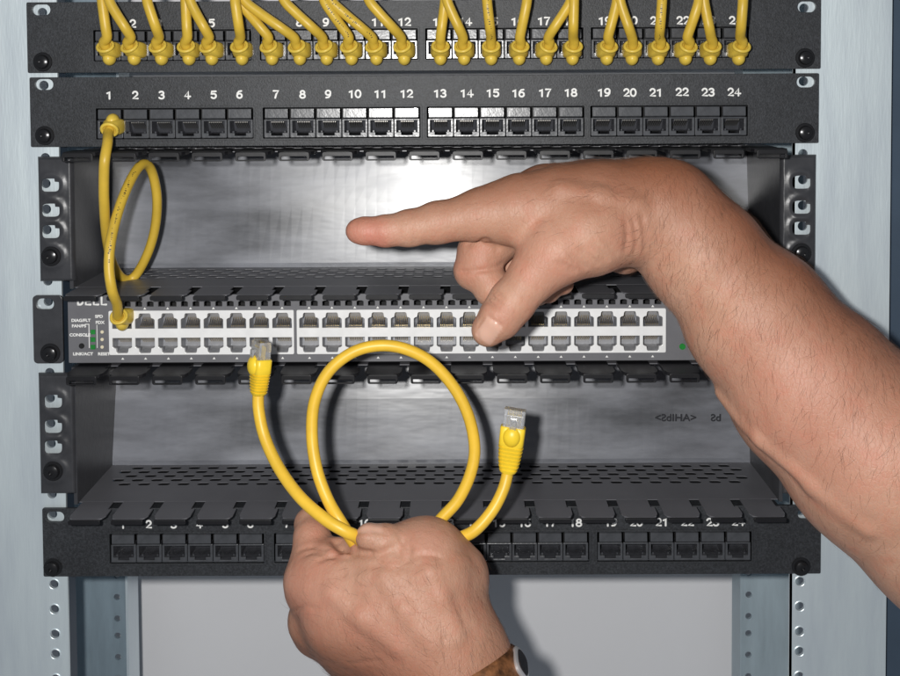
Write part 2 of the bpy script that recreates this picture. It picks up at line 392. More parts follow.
# ------------------------------------------------------------------ patch panels
def jack_meshes():
    op = [(-6.3,-3.6),(-3.4,-3.6),(-3.4,-5.3),(3.4,-5.3),(3.4,-3.6),(6.3,-3.6),(6.3,3.6),(-6.3,3.6)]
    body = plate_mesh('jackface', [rrect(-7.75,7.75,-6.6,4.6,.5,2), op], -.3, 1.4, bevel=.25)
    ins = MB()
    ins.add([(-6.4,1.3,-3.7),(6.4,1.3,-3.7),(6.4,1.3,3.7),(-6.4,1.3,3.7),(-6.0,13,-3.6),(6.0,13,-3.6),(6.0,9,3.4),(-6.0,9,3.4)],
            [(0,1,5,4),(1,2,6,5),(2,3,7,6),(3,0,4,7),(4,5,6,7)])
    ins.add([(-3.5,1.3,-5.4),(3.5,1.3,-5.4),(3.5,12,-4.8),(-3.5,12,-4.8),(-3.5,1.3,-3.7),(-3.5,12,-3.6),(3.5,1.3,-3.7),(3.5,12,-3.6)],[(0,1,2,3),(0,3,5,4),(1,6,7,2)])
    ins.box(-5.2,-4.2,2,6,-3.6,-2.6); ins.box(4.2,5.2,2,6,-3.6,-2.6)
    tab = MB()
    tab.add([(-6.9,-.1,4.9),(6.9,-.1,4.9),(6.9,-1.1,5.6),(-6.9,-1.1,5.6),(-6.9,-.9,10.9),(6.9,-.9,10.9),(6.9,.6,11.4),(-6.9,.6,11.4),(-6.9,.6,4.9),(6.9,.6,4.9)],
            [(0,1,2,3),(3,2,5,4),(4,5,6,7),(0,3,4,7,8),(1,9,6,5,2),(8,9,1,0),(7,6,9,8)])
    con = MB()
    for k in range(8):
        x = -3.6+k*1.03
        con.add([(x-.22,3,2.6),(x+.22,3,2.6),(x+.22,10,-1.2),(x-.22,10,-1.2),(x-.22,3,3.1),(x+.22,3,3.1)],[(0,1,2,3),(0,4,5,1)])
    return body, ins.mesh('jack_interior'), tab.mesh('label_tab'), con.mesh('contacts')
JB, JI, JT, JC = jack_meshes()

def patch_panel(label, xL, xR, zT, zB, ports, zn, zp, slots, screws, nsize=5.2, tabs=True):
    """ports: world x of the 24 jacks; zn number height; zp jack centre height"""
    r = thing('patch_bay', label, 'patch panel', ((xL+xR)/2, 0, zB), 'black 24 port patch panels mounted across the rack')
    off = r['_off']
    loops = [rrect(xL, xR, zB, zT, .8, 2)]
    for g in range(4):
        a, b = ports[g*6]-8.4, ports[g*6+5]+8.4
        loops.append(rrect(a, b, zp-7.2, zp+12., .5, 1))
    for x, z in slots: loops.append(rrect(x-5.6, x+5.6, z-3.3, z+3.3, 3.2, 6))
    part('faceplate', plate_mesh('faceplate', loops, -1.6, .6, off, bevel=.25), m_panel, r)
    # folded top and bottom returns and a dark backing behind the jacks
    wpart('folded_edge', MB().box(xL+26, xR-26, .7, 14, zT-1.8, zT-.3).box(xL+26, xR-26, .7, 14, zB+.3, zB+1.8), m_panel, r)
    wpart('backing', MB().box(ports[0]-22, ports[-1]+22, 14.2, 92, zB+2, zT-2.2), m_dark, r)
    # raised rim framing each group of six jacks
    for g in range(4):
        a, b = ports[g*6]-9.4, ports[g*6+5]+9.4
        part('jack_frame', plate_mesh('jack_frame', [rrect(a, b, zp-8.2, zp+13., .8, 2), rrect(a+1.15, b-1.15, zp-7.05, zp+11.85, .4, 1)], -2.15, -1.65, off, bevel=.12), m_panel, r)
    for i, x in enumerate(ports):
        j = part('port', JB, m_jack, r, (x-off[0], -off[1]-.8, zp-off[2]))
        part('interior', JI, m_jackin, j); part('contacts', JC, m_tin, j)
        if tabs: part('label_tab', JT, m_jack, j)
        part('number', stroke_mesh(str(i+1), nsize, .56), m_white, r, (x-off[0]+random.uniform(-.2,.2), -1.66, zn-off[2]+random.uniform(-.12,.12)))
    for x, z in screws: screw(r, x, -1.6, z)
    return r

def px_ports(a, b, c, d, py, pitch=26.0):
    out = []
    for s in (a, b, c, d):
        for k in range(6): out.append(ax(s+k*pitch, py))
    return out
XR = (ax(820,5)+ax(817,140)+ax(820,573))/3; XL = (ax(29,70)+ax(31.5,140)+ax(43.7,570))/3
# top panel
patch_panel('topmost black patch panel with yellow plugs in all 24 ports', ax(28,40), ax(820,35), az(424,1)+.4, az(424,71.8)+.5,
            px_ports(108, 274, 439, 604, 48, 26.1), az(430,22), az(430,48), [(ax(42,10), az(42,10)), (ax(806,7), az(806,7))], [(ax(44,62), az(44,62)), (ax(804,58), az(804,58))])
PP1 = px_ports(108, 274, 439, 604, 48, 26.1)
patch_panel('second black patch panel from the top, with one yellow plug in port 1', ax(31,110), ax(818,108), az(424,75)-.2, az(424,145),
            px_ports(110.5, 277, 440.5, 603.5, 125, 26.0), az(430,93.5), az(430,126), [(ax(45,84.5), az(45,84.5)), (ax(805,82), az(805,82))], [(ax(46,135.5), az(46,135.5)), (ax(804,132.5), az(804,132.5))])
PP2 = px_ports(110.5, 277, 440.5, 603.5, 125, 26.0)
patch_panel('lowest black patch panel with empty ports, partly behind the hand with the cable', ax(43.7,540), ax(820,540), az(424,506), az(424,574),
            px_ports(124, 288, 448, 610, 549, 25.5), az(430,522), az(430,550), [(ax(56,516), az(56,516)), (ax(806,513), az(806,513))], [(ax(54,566), az(54,566)), (ax(800,565), az(800,565))])

# ------------------------------------------------------------------ cable managers (slotted ducts)
def ear_mesh(xa, xb, za, zb, holes, off, side):
    """moulded bracket: gridded sheet with soft bumps round every hole"""
    nx, nz = 46, 150
    gx = np.linspace(xa, xb, nx); gz = np.linspace(za, zb, nz); mb = MB(); idx = {}
    def h(x, z):
        y = -3.
        for hx, hz in holes:
            d = math.hypot(x-hx, (z-hz)*1.15); y -= 1.0*math.exp(-((d-7.5)/2.6)**2)
        e = min(x-xa, xb-x, z-za, zb-z); y = -3+(y+3)*min(1, max(0, e/5.)); y += 2.6*max(0, 1-e/2.0)**2
        return y
    for j, z in enumerate(gz):
        for i, x in enumerate(gx):
            idx[i, j] = len(mb.v); mb.v.append((x, h(x, z), z))
    def hole(x, z, hx, hz): return ((x-hx)/5.4)**4+((z-hz)/4.0)**4 < 1 and not (z-hz > 2.0 and x-hx > 2.6)
    def inside(x, z):
        for n, (hx, hz) in enumerate(holes[:-1]):
            if hole(x, z, hx, hz): return True
        return False
        for n, (hx, hz) in enumerate(holes[:-1]):
            if abs(x-hx) < 5.4 and abs(z-hz) < 4.0 and ((x-hx)/5.4)**4+((z-hz)/4.0)**4 < 1.25 and not (abs(x-hx-.2) > 3.6 and z-hz > 2.2): return True
        return False
    for j in range(nz-1):
        for i in range(nx-1):
            if inside((gx[i]+gx[i+1])/2, (gz[j]+gz[j+1])/2): continue
            mb.f.append((idx[i,j], idx[i+1,j], idx[i+1,j+1], idx[i,j+1]))
    from collections import Counter
    ec = Counter(); 
    for f in mb.f:
        for k in range(4): ec[frozenset((f[k], f[(k+1)%4]))] += 1
    bd = {v for e, c in ec.items() if c == 1 for v in e}
    for v in bd:
        x, y, z = mb.v[v]
        for hx, hz in holes[:-1]:
            if abs(x-hx) < 7 and abs(z-hz) < 6:
                lo_, hi_ = 0., 3.
                for _ in range(22):
                    m = (lo_+hi_)/2
                    if hole(hx+(x-hx)*m, hz+(z-hz)*m, hx, hz): lo_ = m
                    else: hi_ = m
                mb.v[v] = (hx+(x-hx)*lo_, y, hz+(z-hz)*lo_)
    o = len(mb.v); 
    # rim back to the rail
    edge = [(i,0) for i in range(nx)]+[(nx-1,j) for j in range(1,nz)]+[(i,nz-1) for i in range(nx-2,-1,-1)]+[(0,j) for j in range(nz-2,0,-1)]
    for (i, j) in edge: x, y, z = mb.v[idx[i,j]]; mb.v.append((x, .6, z))
    n = len(edge)
    for k in range(n): mb.f.append((idx[edge[k]], idx[edge[(k+1)%n]], o+(k+1)%n, o+k))
    return mb

def d_hole_loop(x, z): return rrect(x-5.2, x+5.2, z-3.6, z+3.6, 3., 4)
def manager(label, zF, zC, earL, earR, holesL, holesR, emboss, tl=1.):
    x0, x1, D = -217.2, 217.4, 70.
    r = thing('cable_manager', label, 'cable manager', (0, 0, zF), 'black slotted cable managers between the panels')
    off = r['_off']
    # back: upper third leans back a little
    zs = [zF, zF+3, zF+(zC-zF)*.5, zF+(zC-zF)*.66, zC]
    ys = [D-3.4*tl, D-3.4*tl, D+1.0*tl, D+2.7*tl, D+6.2*tl]
    mb = MB(); n = 60; V = []
    for z, y in zip(zs, ys):
        for i in range(n+1):
            x = x0+(x1-x0)*i/n; V.append((x, y + .35*math.sin(x*.045+z*.02), z))
    Fc = [(k*(n+1)+i, k*(n+1)+i+1, (k+1)*(n+1)+i+1, (k+1)*(n+1)+i) for k in range(len(zs)-1) for i in range(n)]
    mb.add(V, Fc); mb.box(x0, x1, D+6.2*tl+1.4, D+6.2*tl+2.8, zF, zC)
    wpart('back_wall', mb, m_back, r)
    for s, x in ((-1, x0), (1, x1)):
        wpart('side_wall', MB().box(min(x, x+s*2.2), max(x, x+s*2.2), -1, D+12, zF-.5, zC+.5), m_ear, r)
    # perforated floor and roof
    P = 25.4; nf = 17; xs = [x0+(x1-x0)*(i+.5)/nf for i in range(nf)]; P = (x1-x0)/nf
    def perf(y, phase): return [(x0+(x1-x0)*(i+.5+phase)/34, y) for i in range(34) if x0+8 < x0+(x1-x0)*(i+.5+phase)/34 < x1-8]
    slots = []
    for k, (y, ph) in enumerate(((58, 0), (51, .5), (44, 0), (37, .5), (30, 0))):
        for (xc, yy) in perf(y, ph):
            slots.append(rrect(xc-3.9, xc+3.9, yy-2.3, yy+2.3, 2.1, 4))
    for nm, za, zb in (('floor', zF-.5, zF), ('roof', zC, zC+.6)):
        me = plate_mesh(nm, [[(x0,2.),(x1,2.),(x1,D+11),(x0,D+11)]]+(slots), za, zb, off, plane='xy')
        part(nm, me, m_duct, r)
    # fingers: root, narrow gap, lip at the nose
    def finger(up):
        s = -1 if not up else 1
        hw = P/2-2.0; rt = P/2-4.3
        poly = [(-hw,2.05),(-hw,-19),(-hw+1.2,-22.5),(-hw+4,-24.5),(hw-4,-24.5),(hw-1.2,-22.5),(hw,-19),(hw,-9.5),(rt,-9.5),(rt,2.05)]
        m = MB(); nn = len(poly)
        m.add([(x, y, 0) for x, y in poly]+[(x, y, 2.0) for x, y in poly], [tuple(range(nn)), tuple(range(nn, 2*nn))]+[(i, (i+1)%nn, (i+1)%nn+nn, i+nn) for i in range(nn)])
        return m
    fm = finger(True).mesh('finger'); f2 = finger(True); f2.v = [(x, y, z*.35) for x, y, z in f2.v]; fm2 = f2.mesh('finger')
    hw = P/2-2.0
    lip = plate_mesh('finger_lip', [rrect(-hw+1.8, hw-1.8, -3.4, 1.9, 1.2, 3), rrect(-hw+3.2, hw-3.2, -2.6, -.7, .3, 2)], -26.2, -24.6, (0,0,0), bevel=.2)
    lip2 = plate_mesh('finger_lip', [rrect(-hw+1.2, hw-1.2, -2.0, .7, .9, 3)], -26.2, -24.6, (0,0,0), bevel=.2)
    for xc in xs:
        o = part('finger', fm, m_finger, r, (xc-off[0], 0, zC-off[2]))
        part('lip', lip, m_finger, o)
        o = part('finger', fm2, m_duct, r, (xc-off[0], 0, zF-.75-off[2]))
        part('lip', lip2, m_finger, o)
    for (xa, xb, za, zb), hs in ((earL, holesL), (earR, holesR)):
        wpart('mounting_bracket', ear_mesh(xa, xb, za, zb, hs, off, 0), m_ear, r, smooth=60)
        screw(r, hs[-1][0], -3.6, hs[-1][1], 1.05)
        # bracket arm joining bracket and duct side
        s = 1 if xa < 0 else -1; e = xb if s > 0 else xa
    if emboss:
        for t, px, py in (('<AHIbS>', 674, 415.5), ('bS', 714, 415.5)):
            zl_ = az(px, py, D+4); yl = float(np.interp(zl_, zs, ys))
            o = part('moulded_lettering', text_mesh(t, 6.8, .12, .35), m_emb, r, (ax(px, py, D+4)-off[0], yl-.5, zl_-off[2])); o.scale = (-1, 1, 1)
    return r
def P2(px, py): return (ax(px, py, -3), az(px, py, -3))
zF1 = (az(110,286.5)+az(430,287))/2; zC1 = az(430,151.5)
manager('upper black slotted cable manager, empty and scuffed, between the panels and the switch', zF1, zC1,
        (ax(37.5,220,-3), ax(73,220,-3), az(55,282,-3), az(55,157,-3)), (ax(781,220,-3), ax(817,220,-3), az(800,281,-3), az(800,155,-3)),
        [P2(50.5,185), P2(51,210), P2(51,231.5), P2(51.5,256)], [P2(801,182), P2(801,207), P2(801,228), P2(801,253)], False)
zF2 = az(430,501.5); zC2 = az(430,366)
manager('lower black slotted cable manager behind the coiled yellow cable', zF2, zC2,
        (ax(38,430,-3), ax(74.5,430,-3), az(55,495,-3), az(55,374,-3)), (ax(783,430,-3), ax(818,430,-3), az(800,495,-3), az(800,373,-3)),
        [P2(53.5,401), P2(53.5,426), P2(53.5,446.5), P2(53.5,470.5)], [P2(801,398), P2(801,424), P2(801,444), P2(801,468)], True, 1.9)

# ------------------------------------------------------------------ switch
zT, zB = az(400,293), az(400,360.5)
sx0, sx1 = ax(69.5,330), ax(793,330)-1
sw = thing('network_switch', 'grey 48 port network switch with white framed ports under the pointing hand', 'network switch', ((sx0+sx1)/2, 0, zB))
off = sw['_off']
zu, zl = az(400,319.5), az(400,342.5)
c0 = ax(123.5,330); c7 = ax(283,330); d0 = ax(309.8,330); d15 = ax(652,330)
cols1 = list(np.linspace(c0, c7, 8)); cols2 = list(np.linspace(d0, d15, 16))
fz0, fz1 = az(400,352.5), az(400,308.5)
g1 = (c0-8.1, c7+7.2); g2 = (d0-7.6, d15+8.)
loops = [rrect(sx0, sx1, zB, zT, .6, 2)]
for a, b in (g1, g2): loops.append(rrect(a+.2, b-.2, fz0+.2, fz1-.2, .4, 1))
pitch = (c7-c0)/7
vents = []
zz = az(400,302.3)
for c in cols1+cols2:
    for q in (-.27, .23):
        x = c+q*pitch; loops.append([(x-2.1, zz-1.5), (x+2.1, zz-1.5), (x+2.1, zz+1.2), (x+1.0, zz+1.7), (x-1.0, zz+1.7), (x-2.1, zz+1.2)])
part('faceplate', plate_mesh('faceplate', loops, -2.2, .2, off, bevel=.15), m_switch, sw)
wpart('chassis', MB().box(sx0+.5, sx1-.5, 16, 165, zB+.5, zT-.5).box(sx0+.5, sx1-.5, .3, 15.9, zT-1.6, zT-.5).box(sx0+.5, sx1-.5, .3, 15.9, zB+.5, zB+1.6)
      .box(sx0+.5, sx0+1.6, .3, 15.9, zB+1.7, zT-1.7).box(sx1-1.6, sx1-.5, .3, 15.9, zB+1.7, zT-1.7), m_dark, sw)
hh = abs(zu-zl)/2
def up_open(x, z, s):   # s=+1 notch up, -1 notch down
    p = [(-6.0,-4.3),(6.0,-4.3),(6.0,1.2),(5.2,1.9),(3.9,2.3),(3.5,4.6),(2.9,5.1),(-2.9,5.1),(-3.5,4.6),(-3.9,2.3),(-5.2,1.9),(-6.0,1.2)]
    return [(x+a, z+s*b) for a, b in p][::1 if s > 0 else -1]
for (a, b), cs in ((g1, cols1), (g2, cols2)):
    lp = [rrect(a, b, fz0, fz1, .8, 2)]
    for c in cs: lp.append(up_open(c, zu, 1)); lp.append(up_open(c, zl, -1))
    part('port_frame', plate_mesh('port_frame', lp, -3.1, -1.2, off, bevel=.2), m_shield, sw)
# port interiors
pi = MB()
pi.add([(-6.6,-1.1,-4.8),(6.6,-1.1,-4.8),(6.6,-1.1,5.5),(-6.6,-1.1,5.5),(-5.6,9,-4.0),(5.6,9,-4.0),(5.6,6,3.0),(-5.6,6,3.0)],
       [(0,1,5,4),(1,2,6,5),(2,3,7,6),(3,0,4,7),(4,5,6,7)])
pi.box(-6.2,-3.7,-.6,4,2.4,5.2); pi.box(3.7,6.2,-.6,4,2.4,5.2)
PI = pi.mesh('port'); 
pc = MB()
for k in range(8):
    x = -3.6+k*1.03; pc.add([(x-.2,.5,-3.4),(x+.2,.5,-3.4),(x+.2,7,.6),(x-.2,7,.6),(x-.2,.5,-4.),(x+.2,.5,-4.)],[(0,1,2,3),(0,4,5,1)])
PC = pc.mesh('contacts')
led = MB().box(-1.1,1.1,-2.6,-2.25,-.55,.55).mesh('port_arrow')
tri = MB().prism([(-.9,-.5),(.9,-.5),(0,.8)], -2.4, -2.22).mesh('port_arrow')
for c in cols1+cols2:
    for z, s in ((zu, 1), (zl, -1)):
        o = part('port', PI, m_swport, sw, (c-off[0], 0, z-off[2])); o.scale = (1, 1, s)
        part('contacts', PC, m_gold, o)
    o = part('port_mark', tri, m_white, sw, (c-off[0], 0, az(400,356.5)-off[2]))
    o = part('port_mark', tri, m_white, sw, (c-off[0], 0, az(400,306.6)-off[2]))
# brand lettering, legends and indicators on the left
def swtext(s, px, py, size, bold, **k):
    p = at(px, py, -2.25); return part('lettering', text_mesh(s, size, bold, .05), m_white, sw, (p[0]-off[0], -2.3, p[2]-off[2]))
p = at(92, 301, -2.25); part('lettering', stroke_mesh('DELL', 5.6, .62, .86), m_white, sw, (p[0]-off[0], -2.28, p[2]-off[2]))
for s, px, py in (('DIAG/FLT', 81, 320.5), ('FAN/PS', 79, 326), ('CONSOLE', 80, 335), ('LINK/ACT', 83, 354), ('SPD', 99, 316.5), ('FDX', 100, 322.5), ('RESET', 104, 354)):
    swtext(s, px, py, 2.5, .10)
ln = MB()
for a, b, c, d in ((90, 323, 90.8, 347), (98, 324, 98.6, 347), (86.5, 323, 90, 323.7), (86.5, 335, 90, 335.7)):
    ln.box(ax(a,330), ax(c,330), -2.4, -2.24, az(90,d), az(90,b))
wpart('legend_lines', ln, m_white, sw)
for py in (331, 338.5, 346):
    wpart('indicator', MB().box(ax(92.3,py), ax(96.7,py), -2.9, -2.1, az(95,py+2.2), az(95,py-2.2)), m_green, sw, label='green indicator lens')
    wpart('indicator', MB().disc((ax(103.5,py), az(103.5,py)), 1.0, -2.6, -2.2), m_amber, sw, label='small pale indicator lens')
wpart('indicator', MB().disc((ax(681.5,345.5), az(681.5,345.5)), 1.9, -2.9, -2.2), m_green, sw, smooth=True, label='green indicator lens')
wpart('reset_button', MB().disc((ax(83,345), az(83,345)), 1.7, -2.5, -2.2).disc((ax(83,345), az(83,345)), 1.0, -2.9, -2.5), m_dark, sw)
xa, xb = ax(34,328), ax(63.5,328); hx, hz = ax(46,303.5), az(46,303.5)
me = plate_mesh('mounting_bracket', [rrect(xa, xb, zB-.5, zT-.2, 2.5, 5), rrect(hx-5.4, hx+5.4, hz-3.4, hz+3.4, 3.3, 6)], -1.5, .6, off, bevel=.25)
part('mounting_bracket', me, m_ear, sw); screw(sw, ax(51.5,352.5), -1.5, az(51.5,352.5), 1.05)
xa, xb = ax(797,328), ax(820,328); hx, hz = ax(806,300), az(806,300)
me = plate_mesh('mounting_bracket', [rrect(xa, xb, zB-.5, zT-.2, 2.5, 5), rrect(hx-5.4, hx+5.4, hz-3.4, hz+3.4, 3.3, 6)], -1.5, .6, off, bevel=.25)
part('mounting_bracket', me, m_ear, sw); screw(sw, ax(804,350), -1.5, az(804,350), 1.05)

# ------------------------------------------------------------------ cables plugged into ports
def port_boot(p, tx, m, root, tz=1., bump=True):
    """boot coming out of a port at p (x,y,z); leans towards tx sideways"""
    x, y, z = p; k = tx
    mb = MB()
    mb.loft([((x,y+2,z),(0,-1,0),5.6,4.4,4),((x,y-3,z),(0,-1,0),5.9,5.0,4),((x+k*.2,y-7,z+.4*tz),(k*.1,-1,.2*tz),5.3,4.8,3.5),
             ((x+k*.5,y-9.5,z+1.3*tz),(k*.12,-1,.7*tz),4.8,4.3,2.6),((x+k*.7,y-10.6,z+2.*tz),(k*.12,-1,.95*tz),4.8,4.2,2.3)], n=24)
    c = np.array((x+k*.7,y-10.8,z+2.1*tz)); d = np.array((k*.12,-1,.95*tz)); d /= np.linalg.norm(d)
    xx = np.array([1.,0,0]); xx -= d*(xx@d); xx /= np.linalg.norm(xx); yy = np.cross(d, xx)
    mb.tube([c+(xx*math.cos(a)+yy*math.sin(a)*.95)*4.6 for a in np.linspace(0, 2*math.pi, 29)], 1.05, 8, cap=False)
    if bump: mb.ball((x+k*.3, y-4.5, z-5.0*tz), 3.9, 5.2, 4.3)
    wpart('boot', mb, m, root, smooth=55)
    mb = MB().box(x-5.8, x+5.8, y, y+9, z-3.3, z+3.3).box(x-2.2, x+2.2, y-2, y+8, z-4.9*tz-.2, z-4.9*tz+.5)
    wpart('plug', mb, m_clear, root)
    return c, d
def cable_print(root, path, rad, i0, i1):
    """tiny worn legend printed along the jacket"""
    mb = MB(); rg = random.Random(11)
    for i in range(i0, min(i1, len(path)-1)):
        a, b = np.array(path[i]), np.array(path[i+1]); d = b-a; L = np.linalg.norm(d)
        if L < 1e-6: continue
        d /= L; v = CP-a; v -= d*(v@d); v /= np.linalg.norm(v); q = np.cross(v, d); t = 0.
        while t < L-.5:
            if rg.random() < .72:
                w_ = rg.uniform(.25, .75); h0 = rg.uniform(-1.0, -.2); h1 = h0+rg.uniform(.4, 1.3)
                P = []
                for tt, hh_ in ((t,h0),(t+w_,h0),(t+w_,h1),(t,h1)):
                    an = hh_/rad; P.append(a+d*tt+(v*math.cos(an)+q*math.sin(an))*(rad+.05))
                mb.add(P, [(0,1,2,3)])
            t += 1.15
    wpart('cable_print', mb, m_print, root)
tops = [102,109,147,185.5,190,235,239,244,284,324,331,369,445,447,487,527,571,574,617,620,662,699,704,743]
boots = [107.5,133.5,160.5,187.5,211.5,241,272,300,327,352,377,405,440,465,491.5,519,545.5,573,607,633.5,659,686,712,740]
posn = ['far left', 'second from the left']
for i in range(24):
    bx, tx = boots[i], tops[i]; p = at(bx, 50, -11)
    lean = max(-2.2, min(2.2, (tx-bx)*.10))
    n_ = i+1
    c = thing('patch_cable', 'yellow patch cable plugged into port %d of the topmost panel' % n_, 'network cable', (p[0], -3, p[2]), 'yellow patch cables plugged into the topmost panel')
    cc, d = port_boot((p[0], -3, p[2]), lean, m_boot2, c)
    rj = random.uniform(-1.5, 1.5)
    dx = tx-bx; yb = -19.5-(i%3)*2.2
    pts = [cc-d*7, cc-d*1, cc+d*2.6+np.array((0,0,.6)), at(bx+dx*.12, 37, -18.5), at(bx+dx*.36, 27, yb-1), at(bx+dx*.72, 13, yb-2+rj), at(tx, 0, yb-2+rj), at(tx+dx*.12, -18, yb), at(tx+dx*.1+rj, -60, yb+6), at(tx+rj, -120, yb+14)]
    wpart('jacket', MB().tube(catmull(pts, 7), 3.0, 14), m_yel2, c, smooth=70)
    if i in (9, 10, 20, 14): cable_print(c, catmull(pts, 7), 3.0, 22, 46)
# jumper from panel two to the switch
p1 = at(111.5, 127, -10); p1[1] = -3; p2 = at(121, 318, -10); p2[1] = -3
c = thing('patch_cable', 'yellow patch cable looping from port 1 of the second panel down to the switch', 'network cable', (p1[0], -3, p2[2]))
c1, d1 = port_boot(p1, 0., m_boot2, c, tz=-.75)
c2, d2 = port_boot(p2, 0., m_boot2, c, tz=.8)
pts = [c1-d1*8, c1, c1+d1*3, at(107.5,143,-27), at(105,158,-33), at(104,172,-32), at(104,200,-27), at(106.5,235,-14), at(112,262,8), at(122,278,22), at(134,277,28), at(147,255,26), at(155,228,24), at(157,198,20), at(152,172,14), at(144,164,6), at(134,174,-4), at(121,203,-18), at(111.5,238,-29), at(109,266,-33), at(112,290,-33), at(117,304,-24), c2+d2*3, c2, c2-d2*8]
wpart('jacket', MB().tube(catmull(pts, 8), 3.0, 14), m_yel2, c, smooth=70)
cable_print(c, catmull(pts, 8), 3.0, 128, 152)

# ------------------------------------------------------------------ cable held in the hand
def rj_plug(root, base, tip, face, spin_label=None):
    """free plug: base = where the cable enters, tip = contact end, face = direction the latch side looks to"""
    base = np.array(base); tip = np.array(tip); zz = tip-base; Ln = np.linalg.norm(zz); zz /= Ln
    yy = -np.array(face, float); yy -= zz*(yy@zz); yy /= np.linalg.norm(yy); xx = np.cross(yy, zz)
    Mx = Matrix([[xx[i], yy[i], zz[i], 0] for i in range(3)]+[[0,0,0,1]])
    off = np.array(list(root['_off']))
    def put(nm, mb, m, par=None, smooth=False):
        me = mb.mesh(nm, (0,0,0), smooth)
        o = part(nm, me, m, par or root)
        if par is None:
            Mt = Mx.copy()
            for i in range(3): Mt[i][3] = (base[i]-off[i])*S
            o.matrix_basis = Mt
        return o
    bl = Ln-9.5
    mb = MB()
    secs = [((0,0,-1),(0,0,1),3.9,3.5,2.3)]
    nrib = 7
    for k in range(nrib):
        t0 = bl*.58*k/nrib; w = 4.6+2.1*(k/nrib)**.6; h = 4.0+.8*k/nrib
        secs += [((0,0,t0),(0,0,1),w,h,3),((0,0,t0+bl*.58/nrib*.5),(0,0,1),w+.45,h+.4,3),((0,0,t0+bl*.58/nrib*.62),(0,0,1),w-.25,h-.2,3)]
    secs += [((0,0,bl*.60),(0,0,1),6.9,4.7,4.5),((0,0,bl*.97),(0,0,1),7.0,4.8,5),((0,0,bl),(0,0,1),6.5,4.3,5)]
    mb.loft(secs, n=28)
    mb.ball((0,-4.0,bl*.80), 5.0, 3.4, 5.6)
    b = put('boot', mb, m_boot, smooth=50)
    mb = MB().box(-5.85,5.85,-3.6,3.2,bl-4,Ln).box(-5.0,5.0,-3.95,-3.6,bl-2,Ln-3)
    mb.box(-1.7,1.7,-5.9,-5.1,bl-1,Ln-4.5).box(-1.7,1.7,-5.1,-3.9,Ln-6,Ln-4.5)
    pl = put('plug', mb, m_clear)
    mb = MB()
    for k in range(8): mb.box(-3.9+k*1.03, -3.4+k*1.03, 1.6, 3.4, Ln-5.5, Ln-.5)
    put('contacts', mb, m_gold, pl)
    mb = MB()
    for k in range(8): mb.tube([(-3.6+k*1.03, .2, bl-1), (-3.6+k*1.03, .6, Ln-2.5)], .38, 6)
    put('wires', mb, m_boot2, pl)
hc = thing('patch_cable', 'bright yellow patch cable looped in the lower hand, both plugs free', 'network cable', tuple(at(390, 540, -85)))
A0, A1 = at(258.5, 393, -62), at(262, 341, -60)
B0, B1 = at(508, 471, -70), at(515.5, 409, -68)
rj_plug(hc, A0, A1, (-.85, -.55, 0)); rj_plug(hc, B0, B1, (-.15, -1, 0))
path = [(262,372,-61),(258.5,393,-62),(259,412,-64),(265,438,-68),(279,468,-76),(300,497,-87),(325,519,-96),(345,531,-99),(358,538,-95),(380,560,-78),(405,565,-72),(428,545,-72),
        (437,524,-74),(458,500,-72),(471,472,-70),(474.5,445,-68),(467,412,-67),(450,382,-66),(425,358,-66),(392,346,-67),(358,350,-68),(330,370,-70),(315,400,-72),(312,435,-75),(317,470,-80),(328,500,-86),(342,524,-92),(356,546,-88),
        (372,572,-78),(400,580,-72),(430,562,-74),(452,542,-78),(474,531,-80),(492,511,-77),(503,490,-73),(508,471,-70),(511,450,-69)]
wpart('jacket', MB().tube(catmull([at(*q) for q in path], 9), 3.25, 18), m_yel, hc, smooth=70)

